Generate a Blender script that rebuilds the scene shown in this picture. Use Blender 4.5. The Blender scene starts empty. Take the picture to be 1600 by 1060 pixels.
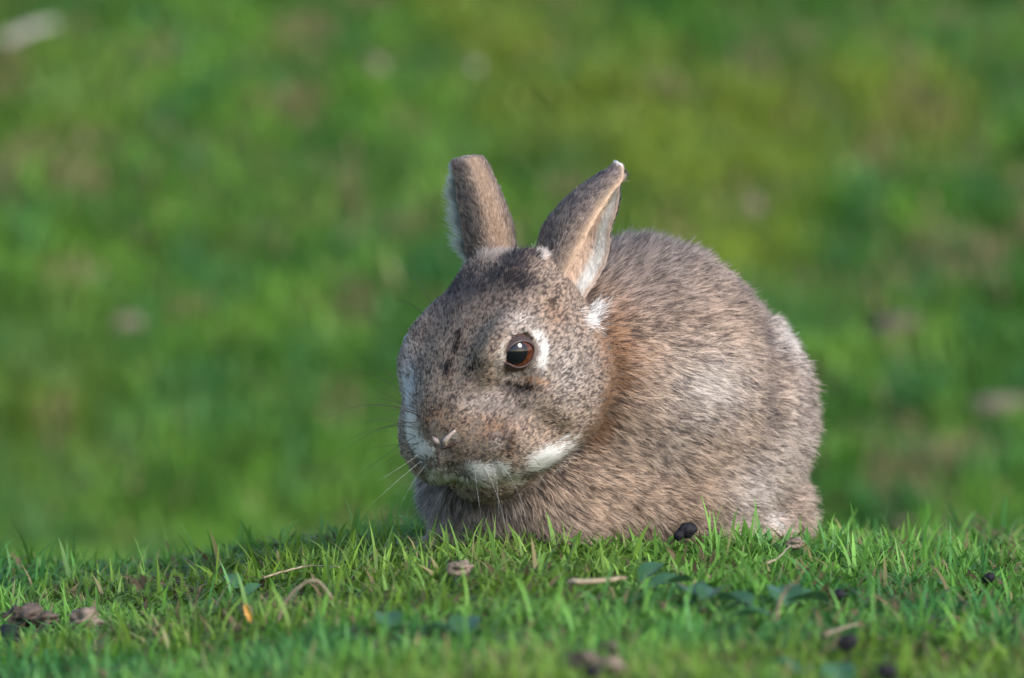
import bpy, math, random
import numpy as np
from mathutils import Vector, Matrix
from mathutils.bvhtree import BVHTree

random.seed(7)
rng = np.random.default_rng(11)
scene = bpy.context.scene
col = scene.collection

# ------------------------------------------------------------------ camera
CAM = np.array((0.0, -5.0, 0.40))
PITCH = 0.0558                    # radians below the horizontal
S = 2667.0                        # photograph pixels per metre at the animal
cd = bpy.data.cameras.new('camera')
cam = bpy.data.objects.new('camera', cd)
col.objects.link(cam)
cam.location = CAM
cam.rotation_euler = (math.pi / 2 - PITCH, 0, 0)
cd.sensor_width = 36.0
cd.lens = 300.0
cd.clip_start = 0.05
cd.clip_end = 3000.0
cd.dof.use_dof = True
cd.dof.focus_distance = 4.935
cd.dof.aperture_fstop = 8.6
scene.camera = cam

# ------------------------------------------------------------------ light
SUN_TO = Vector((0.58, -0.66, 0.48)).normalized()
EL = math.asin(SUN_TO.z)
ROT = math.atan2(SUN_TO.x, SUN_TO.y)
w = bpy.data.worlds.new('World')
scene.world = w
w.use_nodes = True
nt = w.node_tree
nt.nodes.clear()
out = nt.nodes.new('ShaderNodeOutputWorld')
bg = nt.nodes.new('ShaderNodeBackground')
sky = nt.nodes.new('ShaderNodeTexSky')
sky.sky_type = 'NISHITA'
sky.sun_disc = False
sky.sun_elevation = EL
sky.sun_rotation = ROT
sky.dust_density = 0.8
bg.inputs['Strength'].default_value = 0.11
nt.links.new(sky.outputs[0], bg.inputs[0])
nt.links.new(bg.outputs[0], out.inputs[0])
sd = bpy.data.lights.new('sun', 'SUN')
sd.energy = 1.5
sd.angle = math.radians(20)
sd.color = (1.0, 0.975, 0.95)
sun = bpy.data.objects.new('sun', sd)
col.objects.link(sun)
sun.rotation_euler = SUN_TO.to_track_quat('Z', 'Y').to_euler()
scene.view_settings.view_transform = 'Standard'
scene.view_settings.look = 'None'
scene.view_settings.gamma = 1.0
scene.view_settings.exposure = 1.55
try:
    scene.view_settings.use_curve_mapping = False
except Exception:
    pass
scene.render.engine = 'CYCLES'
scene.cycles.max_bounces = 8
scene.cycles.diffuse_bounces = 3
scene.cycles.glossy_bounces = 4
scene.cycles.transmission_bounces = 5
scene.cycles.transparent_max_bounces = 8
scene.cycles.use_denoising = True
scene.cycles.use_adaptive_sampling = False

# ------------------------------------------------------------------ helpers
CF = np.array((0, math.cos(PITCH), -math.sin(PITCH)))
CU = np.array((0, math.sin(PITCH), math.cos(PITCH)))
CR = np.array((1.0, 0, 0))
FOC = 1600 * 300.0 / 36.0


def ray(px, py):
    d = CF + CR * ((px - 800) / FOC) + CU * ((530 - py) / FOC)
    return d / np.linalg.norm(d)


def at(px, py, Y):
    """the point at depth Y (metres behind the animal's plane) that the lens sees there"""
    d = ray(px, py)
    return CAM + d * ((Y - CAM[1]) / d[1])


def _hash(i, j, k, seed):
    h = (i.astype(np.int64) * 73856093) ^ (j.astype(np.int64) * 19349663) ^ (k.astype(np.int64) * 83492791) ^ (seed * 2654435761)
    h = (h & 0xffffffff).astype(np.uint64)
    h = ((h ^ (h >> np.uint64(16))) * np.uint64(0x45d9f3b)) & np.uint64(0xffffffff)
    h = ((h ^ (h >> np.uint64(16))) * np.uint64(0x45d9f3b)) & np.uint64(0xffffffff)
    h = h ^ (h >> np.uint64(16))
    return h.astype(np.float64) / 4294967295.0


def vnoise(P, scale, seed=0):
    """smooth value noise in 0..1; P is (N,3) in metres"""
    Q = np.asarray(P, dtype=np.float64) / scale
    I = np.floor(Q).astype(np.int64)
    f = Q - I
    f = f * f * (3 - 2 * f)
    r = 0
    for a in (0, 1):
        for b in (0, 1):
            for c in (0, 1):
                wgt = (f[:, 0] if a else 1 - f[:, 0]) * (f[:, 1] if b else 1 - f[:, 1]) * (f[:, 2] if c else 1 - f[:, 2])
                r = r + wgt * _hash(I[:, 0] + a, I[:, 1] + b, I[:, 2] + c, seed)
    return r


def sstep(a, b, x):
    t = np.clip((x - a) / (b - a), 0, 1)
    return t * t * (3 - 2 * t)


def norm(v):
    return v / np.maximum(np.linalg.norm(v, axis=-1, keepdims=True), 1e-12)


def tag(o, label=None, cat=None, group=None, kind=None):
    if label: o['label'] = label
    if cat: o['category'] = cat
    if group: o['group'] = group
    if kind: o['kind'] = kind
    return o


def mesh_obj(name, V, F, mat, parent=None, smooth=True, colors=None):
    me = bpy.data.meshes.new(name)
    V = np.asarray(V, dtype=np.float32)
    if isinstance(F, np.ndarray):
        n, k = F.shape
        me.vertices.add(len(V)); me.vertices.foreach_set('co', V.ravel())
        me.loops.add(n * k); me.loops.foreach_set('vertex_index', F.astype(np.int32).ravel())
        me.polygons.add(n)
        me.polygons.foreach_set('loop_start', np.arange(0, n * k, k, dtype=np.int32))
        me.update(calc_edges=True)
    else:
        me.from_pydata([tuple(map(float, v)) for v in V], [], F)
        me.update()
    me.polygons.foreach_set('use_smooth', np.full(len(me.polygons), smooth, dtype=bool))
    if colors is not None:
        a = me.attributes.new('tint', 'FLOAT_COLOR', 'POINT')
        c = np.ones((len(V), 4), dtype=np.float32); c[:, :3] = colors
        a.data.foreach_set('color', c.ravel())
    me.materials.append(mat)
    o = bpy.data.objects.new(name, me)
    col.objects.link(o)
    if parent is not None:
        o.parent = parent
    return o


def tube(pts, rads, n=6):
    """verts, faces of a tapered tube along pts"""
    pts = np.asarray(pts, float); rads = np.asarray(rads, float)
    T = norm(np.gradient(pts, axis=0))
    ref = np.array((0.13, 0.31, 0.94))
    A = norm(np.cross(T, ref)); B = np.cross(T, A)
    ang = np.arange(n) * 2 * math.pi / n
    V = pts[:, None] + rads[:, None, None] * (np.cos(ang)[None, :, None] * A[:, None] + np.sin(ang)[None, :, None] * B[:, None])
    V = V.reshape(-1, 3)
    F = []
    for i in range(len(pts) - 1):
        for j in range(n):
            F.append((i * n + j, i * n + (j + 1) % n, (i + 1) * n + (j + 1) % n, (i + 1) * n + j))
    F.append(tuple(range(n))[::-1]); F.append(tuple(range((len(pts) - 1) * n, len(pts) * n)))
    return V, F


def catmull(P, m):
    """resample control points P (k,3) to m points"""
    P = np.asarray(P, float); k = len(P)
    u = np.linspace(0, k - 1, m); i = np.minimum(u.astype(int), k - 2); t = (u - i)[:, None]
    g = lambda q: P[np.clip(q, 0, k - 1)]
    a, b, c, d = g(i - 1), g(i), g(i + 1), g(i + 2)
    return 0.5 * (2 * b + (c - a) * t + (2 * a - 5 * b + 4 * c - d) * t ** 2 + (3 * b - a - 3 * c + d) * t ** 3)


# ------------------------------------------------------------------ materials
def new_mat(name):
    m = bpy.data.materials.new(name); m.use_nodes = True
    n = m.node_tree; n.nodes.clear()
    o = n.nodes.new('ShaderNodeOutputMaterial')
    return m, n, o


def simple_mat(name, c1, c2, scale=200.0, rough=0.8, bump=0.0, spec=0.3, coat=0.0):
    m, n, o = new_mat(name)
    p = n.nodes.new('ShaderNodeBsdfPrincipled')
    tc = n.nodes.new('ShaderNodeTexCoord')
    nz = n.nodes.new('ShaderNodeTexNoise'); nz.inputs['Scale'].default_value = scale; nz.inputs['Detail'].default_value = 5
    mx = n.nodes.new('ShaderNodeMix'); mx.data_type = 'RGBA'
    cr = n.nodes.new('ShaderNodeMapRange'); cr.inputs[1].default_value = 0.35; cr.inputs[2].default_value = 0.65
    n.links.new(tc.outputs['Object'], nz.inputs['Vector'])
    n.links.new(nz.outputs[0], cr.inputs[0]); n.links.new(cr.outputs[0], mx.inputs[0])
    mx.inputs[6].default_value = (*c1, 1); mx.inputs[7].default_value = (*c2, 1)
    n.links.new(mx.outputs[2], p.inputs['Base Color'])
    p.inputs['Roughness'].default_value = rough
    p.inputs['Specular IOR Level'].default_value = spec
    p.inputs['Coat Weight'].default_value = coat
    p.inputs['Coat Roughness'].default_value = 0.02
    if bump:
        b = n.nodes.new('ShaderNodeBump'); b.inputs['Strength'].default_value = bump; b.inputs['Distance'].default_value = 0.002
        n.links.new(nz.outputs[0], b.inputs['Height']); n.links.new(b.outputs[0], p.inputs['Normal'])
    n.links.new(p.outputs[0], o.inputs[0])
    return m


def leaf_mat(name, trans=0.4, rough=0.45, spec=0.35):
    m, n, o = new_mat(name)
    at_ = n.nodes.new('ShaderNodeAttribute'); at_.attribute_name = 'tint'
    p = n.nodes.new('ShaderNodeBsdfPrincipled')
    p.inputs['Roughness'].default_value = rough
    p.inputs['Specular IOR Level'].default_value = spec
    t = n.nodes.new('ShaderNodeBsdfTranslucent')
    hs = n.nodes.new('ShaderNodeHueSaturation'); hs.inputs['Value'].default_value = 1.3; hs.inputs['Hue'].default_value = 0.49
    mx = n.nodes.new('ShaderNodeMixShader'); mx.inputs[0].default_value = trans
    n.links.new(at_.outputs['Color'], p.inputs['Base Color'])
    n.links.new(at_.outputs['Color'], hs.inputs['Color'])
    n.links.new(hs.outputs[0], t.inputs['Color'])
    n.links.new(p.outputs[0], mx.inputs[1]); n.links.new(t.outputs[0], mx.inputs[2])
    n.links.new(mx.outputs[0], o.inputs[0])
    return m


def hair_mat(name, rough=0.55):
    m, n, o = new_mat(name)
    a = n.nodes.new('ShaderNodeAttribute'); a.attribute_name = 'tint'
    nn = n.nodes.new('ShaderNodeAttribute'); nn.attribute_name = 'skin_normal'
    h = n.nodes.new('ShaderNodeBsdfHairPrincipled')
    h.parametrization = 'COLOR'
    h.inputs['Roughness'].default_value = rough
    h.inputs['Radial Roughness'].default_value = 0.8
    h.inputs['IOR'].default_value = 1.38
    n.links.new(a.outputs['Color'], h.inputs['Color'])
    d = n.nodes.new('ShaderNodeBsdfDiffuse')
    n.links.new(a.outputs['Color'], d.inputs['Color'])
    n.links.new(nn.outputs['Vector'], d.inputs['Normal'])
    mx = n.nodes.new('ShaderNodeMixShader'); mx.inputs[0].default_value = 0.80
    n.links.new(h.outputs[0], mx.inputs[1]); n.links.new(d.outputs[0], mx.inputs[2])
    n.links.new(mx.outputs[0], o.inputs[0])
    return m


M_HAIR = hair_mat('fur_hair')
M_SKIN = simple_mat('undercoat', (0.10, 0.08, 0.07), (0.16, 0.125, 0.10), 300, 0.9)
M_EAR = simple_mat('ear_skin', (0.20, 0.14, 0.115), (0.27, 0.19, 0.155), 90, 0.6)
M_LID = simple_mat('eyelid_skin', (0.035, 0.022, 0.02), (0.075, 0.045, 0.04), 700, 0.45, spec=0.4)
M_NOSE = simple_mat('nose_skin', (0.30, 0.22, 0.195), (0.40, 0.31, 0.275), 900, 0.6, 0.3)
M_IRIS = simple_mat('iris', (0.040, 0.011, 0.006), (0.085, 0.024, 0.010), 420, 0.3, spec=0.0, coat=0.75)
M_PUPIL = simple_mat('pupil', (0.004, 0.004, 0.006), (0.006, 0.006, 0.008), 50, 0.3, spec=0.0, coat=0.75)
M_WHISK_D = simple_mat('dark_whisker', (0.02, 0.018, 0.016), (0.04, 0.035, 0.03), 80, 0.4)
M_WHISK_W = simple_mat('white_whisker', (0.75, 0.74, 0.72), (0.8, 0.79, 0.78), 80, 0.4)
M_GRASS = leaf_mat('grass_blade', 0.38, 0.5, 0.25)
M_LEAF = leaf_mat('broad_leaf', 0.25, 0.42, 0.4)
M_STRAW = simple_mat('dry_straw', (0.18, 0.135, 0.085), (0.38, 0.30, 0.20), 260, 0.75, 0.3)
M_CLOD = simple_mat('earth_clod', (0.055, 0.038, 0.030), (0.13, 0.095, 0.075), 160, 0.95, 0.8)
M_PALECLOD = simple_mat('pale_earth', (0.13, 0.095, 0.07), (0.23, 0.175, 0.135), 160, 0.95, 0.8)
M_DROP = simple_mat('dark_dropping', (0.006, 0.006, 0.009), (0.022, 0.019, 0.022), 350, 0.75, 0.8, 0.15)
M_STONE = simple_mat('pale_stone', (0.22, 0.20, 0.17), (0.34, 0.30, 0.27), 90, 0.85, 0.5)
M_ORANGE = simple_mat('orange_leaf', (0.36, 0.17, 0.03), (0.50, 0.26, 0.05), 220, 0.6, 0.2)


def ground_mat():
    m, n, o = new_mat('turf')
    p = n.nodes.new('ShaderNodeBsdfPrincipled')
    tc = n.nodes.new('ShaderNodeTexCoord')
    a = n.nodes.new('ShaderNodeTexNoise'); a.inputs['Scale'].default_value = 26; a.inputs['Detail'].default_value = 8
    b = n.nodes.new('ShaderNodeTexNoise'); b.inputs['Scale'].default_value = 3.1; b.inputs['Detail'].default_value = 4
    r1 = n.nodes.new('ShaderNodeValToRGB'); r2 = n.nodes.new('ShaderNodeValToRGB')
    e = r1.color_ramp.elements
    e[0].position = 0.3; e[0].color = (0.030, 0.052, 0.012, 1); e[1].position = 0.72; e[1].color = (0.10, 0.085, 0.035, 1)
    x = r1.color_ramp.elements.new(0.52); x.color = (0.045, 0.085, 0.016, 1)
    e = r2.color_ramp.elements
    e[0].position = 0.40; e[0].color = (0, 0, 0, 1); e[1].position = 0.66; e[1].color = (1, 1, 1, 1)
    mx = n.nodes.new('ShaderNodeMix'); mx.data_type = 'RGBA'; mx.inputs[7].default_value = (0.055, 0.115, 0.018, 1)
    for q in (a, b): n.links.new(tc.outputs['Object'], q.inputs['Vector'])
    n.links.new(a.outputs[0], r1.inputs[0]); n.links.new(b.outputs[0], r2.inputs[0])
    n.links.new(r2.outputs[0], mx.inputs[0]); n.links.new(r1.outputs[0], mx.inputs[6])
    n.links.new(mx.outputs[2], p.inputs['Base Color'])
    p.inputs['Roughness'].default_value = 0.95; p.inputs['Specular IOR Level'].default_value = 0.1
    bp = n.nodes.new('ShaderNodeBump'); bp.inputs['Distance'].default_value = 0.01; bp.inputs['Strength'].default_value = 0.8
    n.links.new(a.outputs[0], bp.inputs['Height']); n.links.new(bp.outputs[0], p.inputs['Normal'])
    n.links.new(p.outputs[0], o.inputs[0])
    return m


M_GROUND = ground_mat()


# ------------------------------------------------------------------ ground
def terrain(x, y):
    x = np.asarray(x, float); y = np.asarray(y, float)
    P = np.stack([x.ravel(), y.ravel(), np.zeros(x.size)], 1)
    n1 = (vnoise(P, 0.17, 3) - 0.5).reshape(x.shape)
    n2 = (vnoise(P, 0.055, 4) - 0.5).reshape(x.shape)
    n3 = (vnoise(P, 0.8, 5) - 0.5).reshape(x.shape)
    n4 = (vnoise(P, 0.33, 6) - 0.5).reshape(x.shape)
    near = -0.0035 - 0.028 * sstep(-0.02, 0.30, -x) - 0.012 * sstep(0.12, 0.3, x) - 0.035 * np.clip(y, 0, 2) * sstep(0.1, 0.25, x) + n1 * 0.008 + n2 * 0.007 - 0.03 * sstep(0.35, 2.0, -x)
    crest = 0.04 + 0.26 * sstep(0.16, 0.30, x)               # the brow lies farther back on the right
    drop = sstep(crest + 0.06, crest + 1.6, y)
    far = -0.36 + np.maximum(y - 3.0, 0) * 0.215
    far = np.where(far > 0.75, 0.75 + (far - 0.75) * 0.03, far)
    z = near * (1 - drop) + drop * (far + n3 * 0.07 + n4 * 0.05 + n1 * 0.02)
    return z


def axis(lo, hi, fine_lo, fine_hi, step):
    f = np.arange(fine_lo, fine_hi + step, step)
    a = fine_lo - np.geomspace(step, fine_lo - lo, 26)[::-1]
    b = f[-1] + np.geomspace(step, hi - f[-1], 26)
    return np.concatenate([a, f, b])


gx = axis(-900, 900, -1.6, 1.6, 0.03); gy = axis(-900, 1800, -1.6, 9.0, 0.03)
X, Y = np.meshgrid(gx, gy, indexing='ij')
Z = terrain(X, Y)
V = np.stack([X, Y, Z], -1).reshape(-1, 3)
ny = len(gy)
I, J = np.meshgrid(np.arange(len(gx) - 1), np.arange(ny - 1), indexing='ij')
q = (I * ny + J).ravel()
g = mesh_obj('ground', V, np.stack([q, q + ny, q + ny + 1, q + 1], 1), M_GROUND)
tag(g, kind='structure')


# ------------------------------------------------------------------ the rabbit: body field
def U(px, py, d):
    return at(px, py, d / S)


HC = U(777, 567, -130)
yaw, pit = math.radians(45), math.radians(42)
hf = np.array((-math.sin(yaw) * math.cos(pit), -math.cos(yaw) * math.cos(pit), -math.sin(pit)))
hl = np.array((math.cos(yaw), -math.sin(yaw), 0.0))
hn = np.cross(hf, hl)
bf = norm(np.array((-0.72, -0.69, 0.0))); bl = np.array((-bf[1] * 1.0, bf[0] * 1.0, 0.0)); bn = np.array((0, 0, 1.0))


def H(a, b, c):
    return HC + (hf * a + hl * b + hn * c) / S


def ell(P, c, R, r):
    """approximate distance to an ellipsoid with axes R (rows) and radii r (in photograph pixels)"""
    r = np.asarray(r, float) / S
    d = P - c
    q = np.stack([d @ R[0], d @ R[1], d @ R[2]], -1)
    k0 = np.sqrt(((q / r) ** 2).sum(-1)); k1 = np.sqrt(((q / (r * r)) ** 2).sum(-1))
    return k0 * (k0 - 1.0) / np.maximum(k1, 1e-9)


def cap(P, a, b, ra, rb):
    ab = b - a
    t = np.clip(((P - a) @ ab) / (ab @ ab), 0, 1)
    d = P - a - t[..., None] * ab
    return np.sqrt((d * d).sum(-1)) - (ra + (rb - ra) * t) / S


def smin(a, b, k):
    k = k / S
    h = np.maximum(k - np.abs(a - b), 0) / k
    return np.minimum(a, b) - h * h * k * 0.25


RH = (hf, hl, hn); RB = (bf, bl, bn)


def tilt(R, ax, deg):
    M = np.array(Matrix.Rotation(math.radians(deg), 3, Vector(ax)))
    return tuple(M @ v for v in R)


def f_head(P):
    d = ell(P, H(-42, 0, 8), RH, (132, 124, 108))
    d = smin(d, ell(P, H(66, 0, 6), RH, (118, 88, 84)), 60)          # bridge of the nose
    d = smin(d, ell(P, H(118, 0, -26), RH, (88, 90, 66)), 40)         # muzzle
    for s in (1, -1):
        d = smin(d, ell(P, H(8, s * 78, -52), RH, (128, 76, 98)), 40)  # cheek
        d = smin(d, ell(P, H(90, s * 78, -48), RH, (90, 60, 66)), 30)  # side of the muzzle
        d = smin(d, ell(P, H(24, s * 84, 54), RH, (78, 28, 44)), 46)    # brow
        if s == 1: d = smin(d, ell(P, H(34, s * 92, 86), RH, (46, 16, 16)), 22)     # raised brow over the open eye
        d = smin(d, ell(P, H(-105, s * 42, 78), RH, (46, 38, 42)), 40)  # ear root
    d = smin(d, ell(P, H(60, 0, -110), RH, (96, 88, 52)), 24)         # jaw
    ch = ell(P, H(106, 0, -106), RH, (78, 74, 48))                    # chin
    d = smin(d, ch, 12)
    for s in (1, -1):
        d = smin(d, ell(P, H(142, s * 48, -50), RH, (58, 52, 48)), 6)  # whisker pad
    d = smin(d, ell(P, H(176, 0, -16), RH, (34, 32, 26)), 16)         # tip of the nose
    g = cap(P, H(218, 0, -38), H(180, 0, -100), 5, 6)                 # cleft of the lip
    for s in (1, -1):
        g = np.minimum(g, cap(P, H(212, s * 6, -32), H(192, s * 34, -20), 5, 5))   # nostril slit
    d = -smin(-d, g, 6)
    for s in (1,):
        d = -smin(-d, cap(P, H(98, s * 134, 6), H(84, s * 150, -78), 14, 14), 34)      # hollow behind the whisker pad
        d = -smin(-d, ell(P, H(112, s * 112, 36), RH, (58, 30, 26)), 40)              # hollow beside the bridge
    return d


def f_body(P):
    ribs = ell(P, U(993, 612, 130), RB, (228, 186, 226))
    ribs = smin(ribs, ell(P, U(885, 600, 20), RB, (120, 140, 150)), 70)      # neck and nape
    ribs = smin(ribs, ell(P, U(806, 750, -10), RB, (130, 133, 112)), 70)     # chest
    ribs = smin(ribs, ell(P, U(900, 715, 6), RB, (120, 95, 135)), 30)       # near shoulder
    rump = ell(P, U(1086, 650, 235), RB, (184, 164, 188))
    thigh = ell(P, U(1075, 690, 120), tilt(RB, bl, 18), (150, 88, 135))
    d = smin(ribs, rump, 5)
    d = smin(d, thigh, 22)
    d = smin(d, ell(P, U(985, 770, 130), RB, (240, 165, 95)), 60)            # belly
    d = smin(d, cap(P, U(1120, 838, 60), U(1216, 815, 225), 26, 32), 24)     # near hind foot and heel
    d = smin(d, ell(P, U(1212, 785, 225), RB, (38, 32, 46)), 20)
    d = smin(d, ell(P, U(1195, 760, 320), RB, (50, 45, 45)), 20)             # tail
    for (px, dd) in ((700, -60), (850, -95)):
        d = smin(d, cap(P, U(px + 60, 780, dd + 40), U(px, 862, dd - 20), 38, 26), 30)  # fore paws
    return d


def f_all(P):
    return smin(f_head(P), f_body(P), 14)


# eye position: first crossing of the lens ray with the field
def march(px, py, f):
    d = ray(px, py)
    t = np.linspace(4.6, 5.3, 2800)
    P = CAM + d * t[:, None]
    v = f(P)
    k = np.argmax(v < 0)
    return P[k] if v[k] < 0 else None


def fgrad(p, f):
    e = 0.002
    return norm(np.array([f((p + e * a)[None])[0] - f((p - e * a)[None])[0] for a in np.eye(3)]))


EYE_R = 34 / S
EYE = march(811, 552, f_head)
if EYE is None:
    EYE = H(50, 95, 70)
EYE_N = fgrad(EYE, f_head)
EYE_C = EYE - EYE_N * 23 / S
def mirror(p):
    d = p - HC
    return p - 2 * hl * (d @ hl)
def mirror_v(v):
    return v - 2 * hl * (v @ hl)


def f_final(P):
    d = f_all(P)
    for c in (EYE_C, mirror(EYE_C)):
        s = np.sqrt(((P - c) ** 2).sum(-1)) - 32 / S
        d = np.maximum(d, -s)
    return d


def surface_nets(f, lo, hi, h):
    n = np.ceil((hi - lo) / h).astype(int) + 1
    ax = [lo[i] + h * np.arange(n[i]) for i in range(3)]
    v = np.empty(tuple(n), dtype=np.float32)
    YY, ZZ = np.meshgrid(ax[1], ax[2], indexing='ij')
    for i in range(n[0]):
        P = np.stack([np.full(YY.shape, ax[0][i]), YY, ZZ], -1)
        v[i] = f(P)
    s = v < 0
    c = [v[a:n[0] - 1 + a, b:n[1] - 1 + b, d:n[2] - 1 + d] for a in (0, 1) for b in (0, 1) for d in (0, 1)]
    cs = sum((x < 0).astype(np.int8) for x in c)
    act = (cs > 0) & (cs < 8)
    idx = np.full(act.shape, -1, dtype=np.int64)
    ii = np.argwhere(act)
    idx[act] = np.arange(len(ii))
    cv = [x[act] for x in c]
    off = [(a, b, d) for a in (0, 1) for b in (0, 1) for d in (0, 1)]
    acc = np.zeros((len(ii), 3)); cnt = np.zeros(len(ii))
    for p in range(8):
        for r in range(p + 1, 8):
            if sum(abs(off[p][k] - off[r][k]) for k in range(3)) != 1: continue
            a, b = cv[p], cv[r]
            m = (a < 0) != (b < 0)
            t = np.where(m, a / np.where(m, a - b, 1), 0)
            pos = np.array(off[p])[None] + t[:, None] * (np.array(off[r]) - np.array(off[p]))[None]
            acc += np.where(m[:, None], pos, 0); cnt += m
    V = lo + h * (ii + acc / cnt[:, None])
    quads = []
    for k in range(3):
        o1, o2 = [(1, 2), (2, 0), (0, 1)][k]
        a = np.take(s, range(0, n[k] - 1), k); b = np.take(s, range(1, n[k]), k)
        e = np.argwhere(a != b)
        e = e[(e[:, o1] > 0) & (e[:, o2] > 0) & (e[:, o1] < n[o1] - 1) & (e[:, o2] < n[o2] - 1)]
        flip = a[tuple(e.T)]
        d1 = np.zeros(3, int); d1[o1] = 1; d2 = np.zeros(3, int); d2[o2] = 1
        qd = np.stack([idx[tuple(x.T)] for x in (e, e - d1, e - d1 - d2, e - d2)], 1)
        qd[~flip] = qd[~flip][:, ::-1]
        quads.append(qd)
    return V, np.concatenate(quads)


lo = np.array((-0.085, -0.13, -0.03)); hi = np.array((0.205, 0.23, 0.20))
BV, BQ = surface_nets(f_final, lo, hi, 0.0014)

rabbit = bpy.data.objects.new('rabbit', None)
rabbit.empty_display_size = 0.05
col.objects.link(rabbit)
rabbit.location = U(950, 850, 60)
tag(rabbit, 'grey brown wild rabbit crouching on short grass with both ears raised', 'rabbit')
bpy.context.view_layer.update()
RL = np.array(rabbit.location)

body = mesh_obj('body', BV - RL, BQ, M_SKIN, rabbit)
me = body.data
N = np.empty(len(BV) * 3, dtype=np.float32); me.vertices.foreach_get('normal', N); BN = N.reshape(-1, 3).astype(float)
bvh = BVHTree.FromPolygons([tuple(v) for v in BV], [tuple(int(i) for i in f) for f in BQ])


def hit(px, py, dz=0.0):
    d = ray(px, py)
    r = bvh.ray_cast(Vector(CAM), Vector(d))
    return (np.array(r[0]), np.array(r[1])) if r[0] is not None else (None, None)


# ------------------------------------------------------------------ ears
def ear_rows(rows, m=26):
    """rows: per station a list of (px, py, depth); resampled along and across"""
    A = np.array([[U(*p) for p in r] for r in rows])         # (rows, k, 3)
    B = np.stack([catmull(A[:, j], m) for j in range(A.shape[1])], 1)
    return np.stack([catmull(B[i], 19) for i in range(m)], 0)  # (m, 19, 3)


right_rows = []
for (L, F, R, w_) in (
    ((855, 440), (886, 478), (903, 492), 30), ((846, 404), (879, 446), (916, 462), 34), ((849, 372), (888, 417), (938, 430), 36),
    ((862, 344), (905, 384), (952, 394), 35), ((885, 317), (921, 354), (953, 364), 31), ((912, 295), (938, 324), (965, 326), 25),
    ((936, 278), (956, 297), (968, 294), 18), ((950, 270), (966, 283), (974, 282), 13), ((957, 265), (967, 271), (972, 271), 7)):
    mid = lambda p, q, t: (p[0] + (q[0] - p[0]) * t, p[1] + (q[1] - p[1]) * t)
    c0 = -95
    a1 = mid(L, F, 0.45); a2 = mid(L, R, 0.5)
    right_rows.append([(F[0], F[1], c0 - w_), (a1[0], a1[1], c0 - w_ * 1.15), (L[0], L[1], c0), (a2[0], a2[1], c0 + w_), (R[0], R[1], c0 + w_ * 0.8)])
left_rows = []
for (A_, B_, w_) in (
    ((750, 446), (812, 424), 26), ((739, 415), (804, 391), 30), ((729, 380), (797, 360), 32), ((723, 345), (788, 330), 31),
    ((718, 312), (777, 301), 27), ((714, 283), (766, 277), 22), ((711, 266), (757, 260), 18), ((711, 262), (753, 256), 14), ((715, 258), (749, 254), 8)):
    mid = lambda p, q, t: (p[0] + (q[0] - p[0]) * t, p[1] + (q[1] - p[1]) * t)
    c0 = -60
    a1 = mid(A_, B_, 0.5); a2 = mid(A_, B_, 0.55); a3 = mid(A_, B_, 0.12)
    left_rows.append([(A_[0], A_[1], c0 - w_ * 0.5), (a1[0], a1[1], c0 - w_ * 1.1), (B_[0], B_[1], c0), (a2[0], a2[1], c0 + w_), (a3[0], a3[1], c0 + w_ * 0.9)])


def build_ear(rows, flip, th=6.0 / S):
    G = ear_rows(rows)
    m, k, _ = G.shape
    du = np.gradient(G, axis=0); dv = np.gradient(G, axis=1)
    n = norm(np.cross(du, dv)) * (1 if flip else -1)
    taper = np.ones((m, k, 1)); taper[:, 0] = taper[:, -1] = 0.35; taper[-1] *= 0.3
    O = G + n * th * 0.5 * taper; Iq = G - n * th * 0.5 * taper
    V = np.concatenate([O.reshape(-1, 3), Iq.reshape(-1, 3)])
    F = []
    c = m * k
    for i in range(m - 1):
        for j in range(k - 1):
            a = i * k + j
            F.append((a, a + 1, a + k + 1, a + k)); F.append((c + a, c + a + k, c + a + k + 1, c + a + 1))
    for i in range(m - 1):
        a = i * k; F.append((a, a + k, c + a + k, c + a)); a = i * k + k - 1; F.append((a, c + a, c + a + k, a + k))
    for j in range(k - 1):
        a = (m - 1) * k + j; F.append((a, a + 1, c + a + 1, c + a)); a = j; F.append((a, c + a, c + a + 1, a + 1))
    ear = mesh_obj('ear', V - RL, F, M_EAR, rabbit)
    return ear, G, n


EARS = [build_ear(right_rows, True), build_ear(left_rows, True)]
# make certain the stored normals point out of the trough (away from its axis)
for i, (e, G, n) in enumerate(EARS):
    ctr = G.mean(axis=1, keepdims=True)
    if ((G - ctr) * n).sum(-1)[:, 6:13].mean() < 0:
        EARS[i] = (e, G, -n)



# ------------------------------------------------------------------ eyes, nose, whiskers
def orient(nrm, up=np.array((0, 0, 1.0))):
    z = norm(nrm); x = norm(np.cross(up, z)); y = np.cross(z, x)
    return x, y, z


def sphere(c, R3, r, nu=40, nv=24, vmax=math.pi):
    V = [c + R3[2] * r]; F = []
    for i in range(1, nv + 1):
        th = vmax * i / nv
        for j in range(nu):
            a = 2 * math.pi * j / nu
            V.append(c + r * (math.sin(th) * (math.cos(a) * R3[0] + math.sin(a) * R3[1]) + math.cos(th) * R3[2]))
    for j in range(nu):
        F.append((0, 1 + j, 1 + (j + 1) % nu))
    for i in range(nv - 1):
        for j in range(nu):
            a = 1 + i * nu + j; b = 1 + i * nu + (j + 1) % nu
            F.append((a, a + nu, b + nu, b))
    return np.array(V), F


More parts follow.
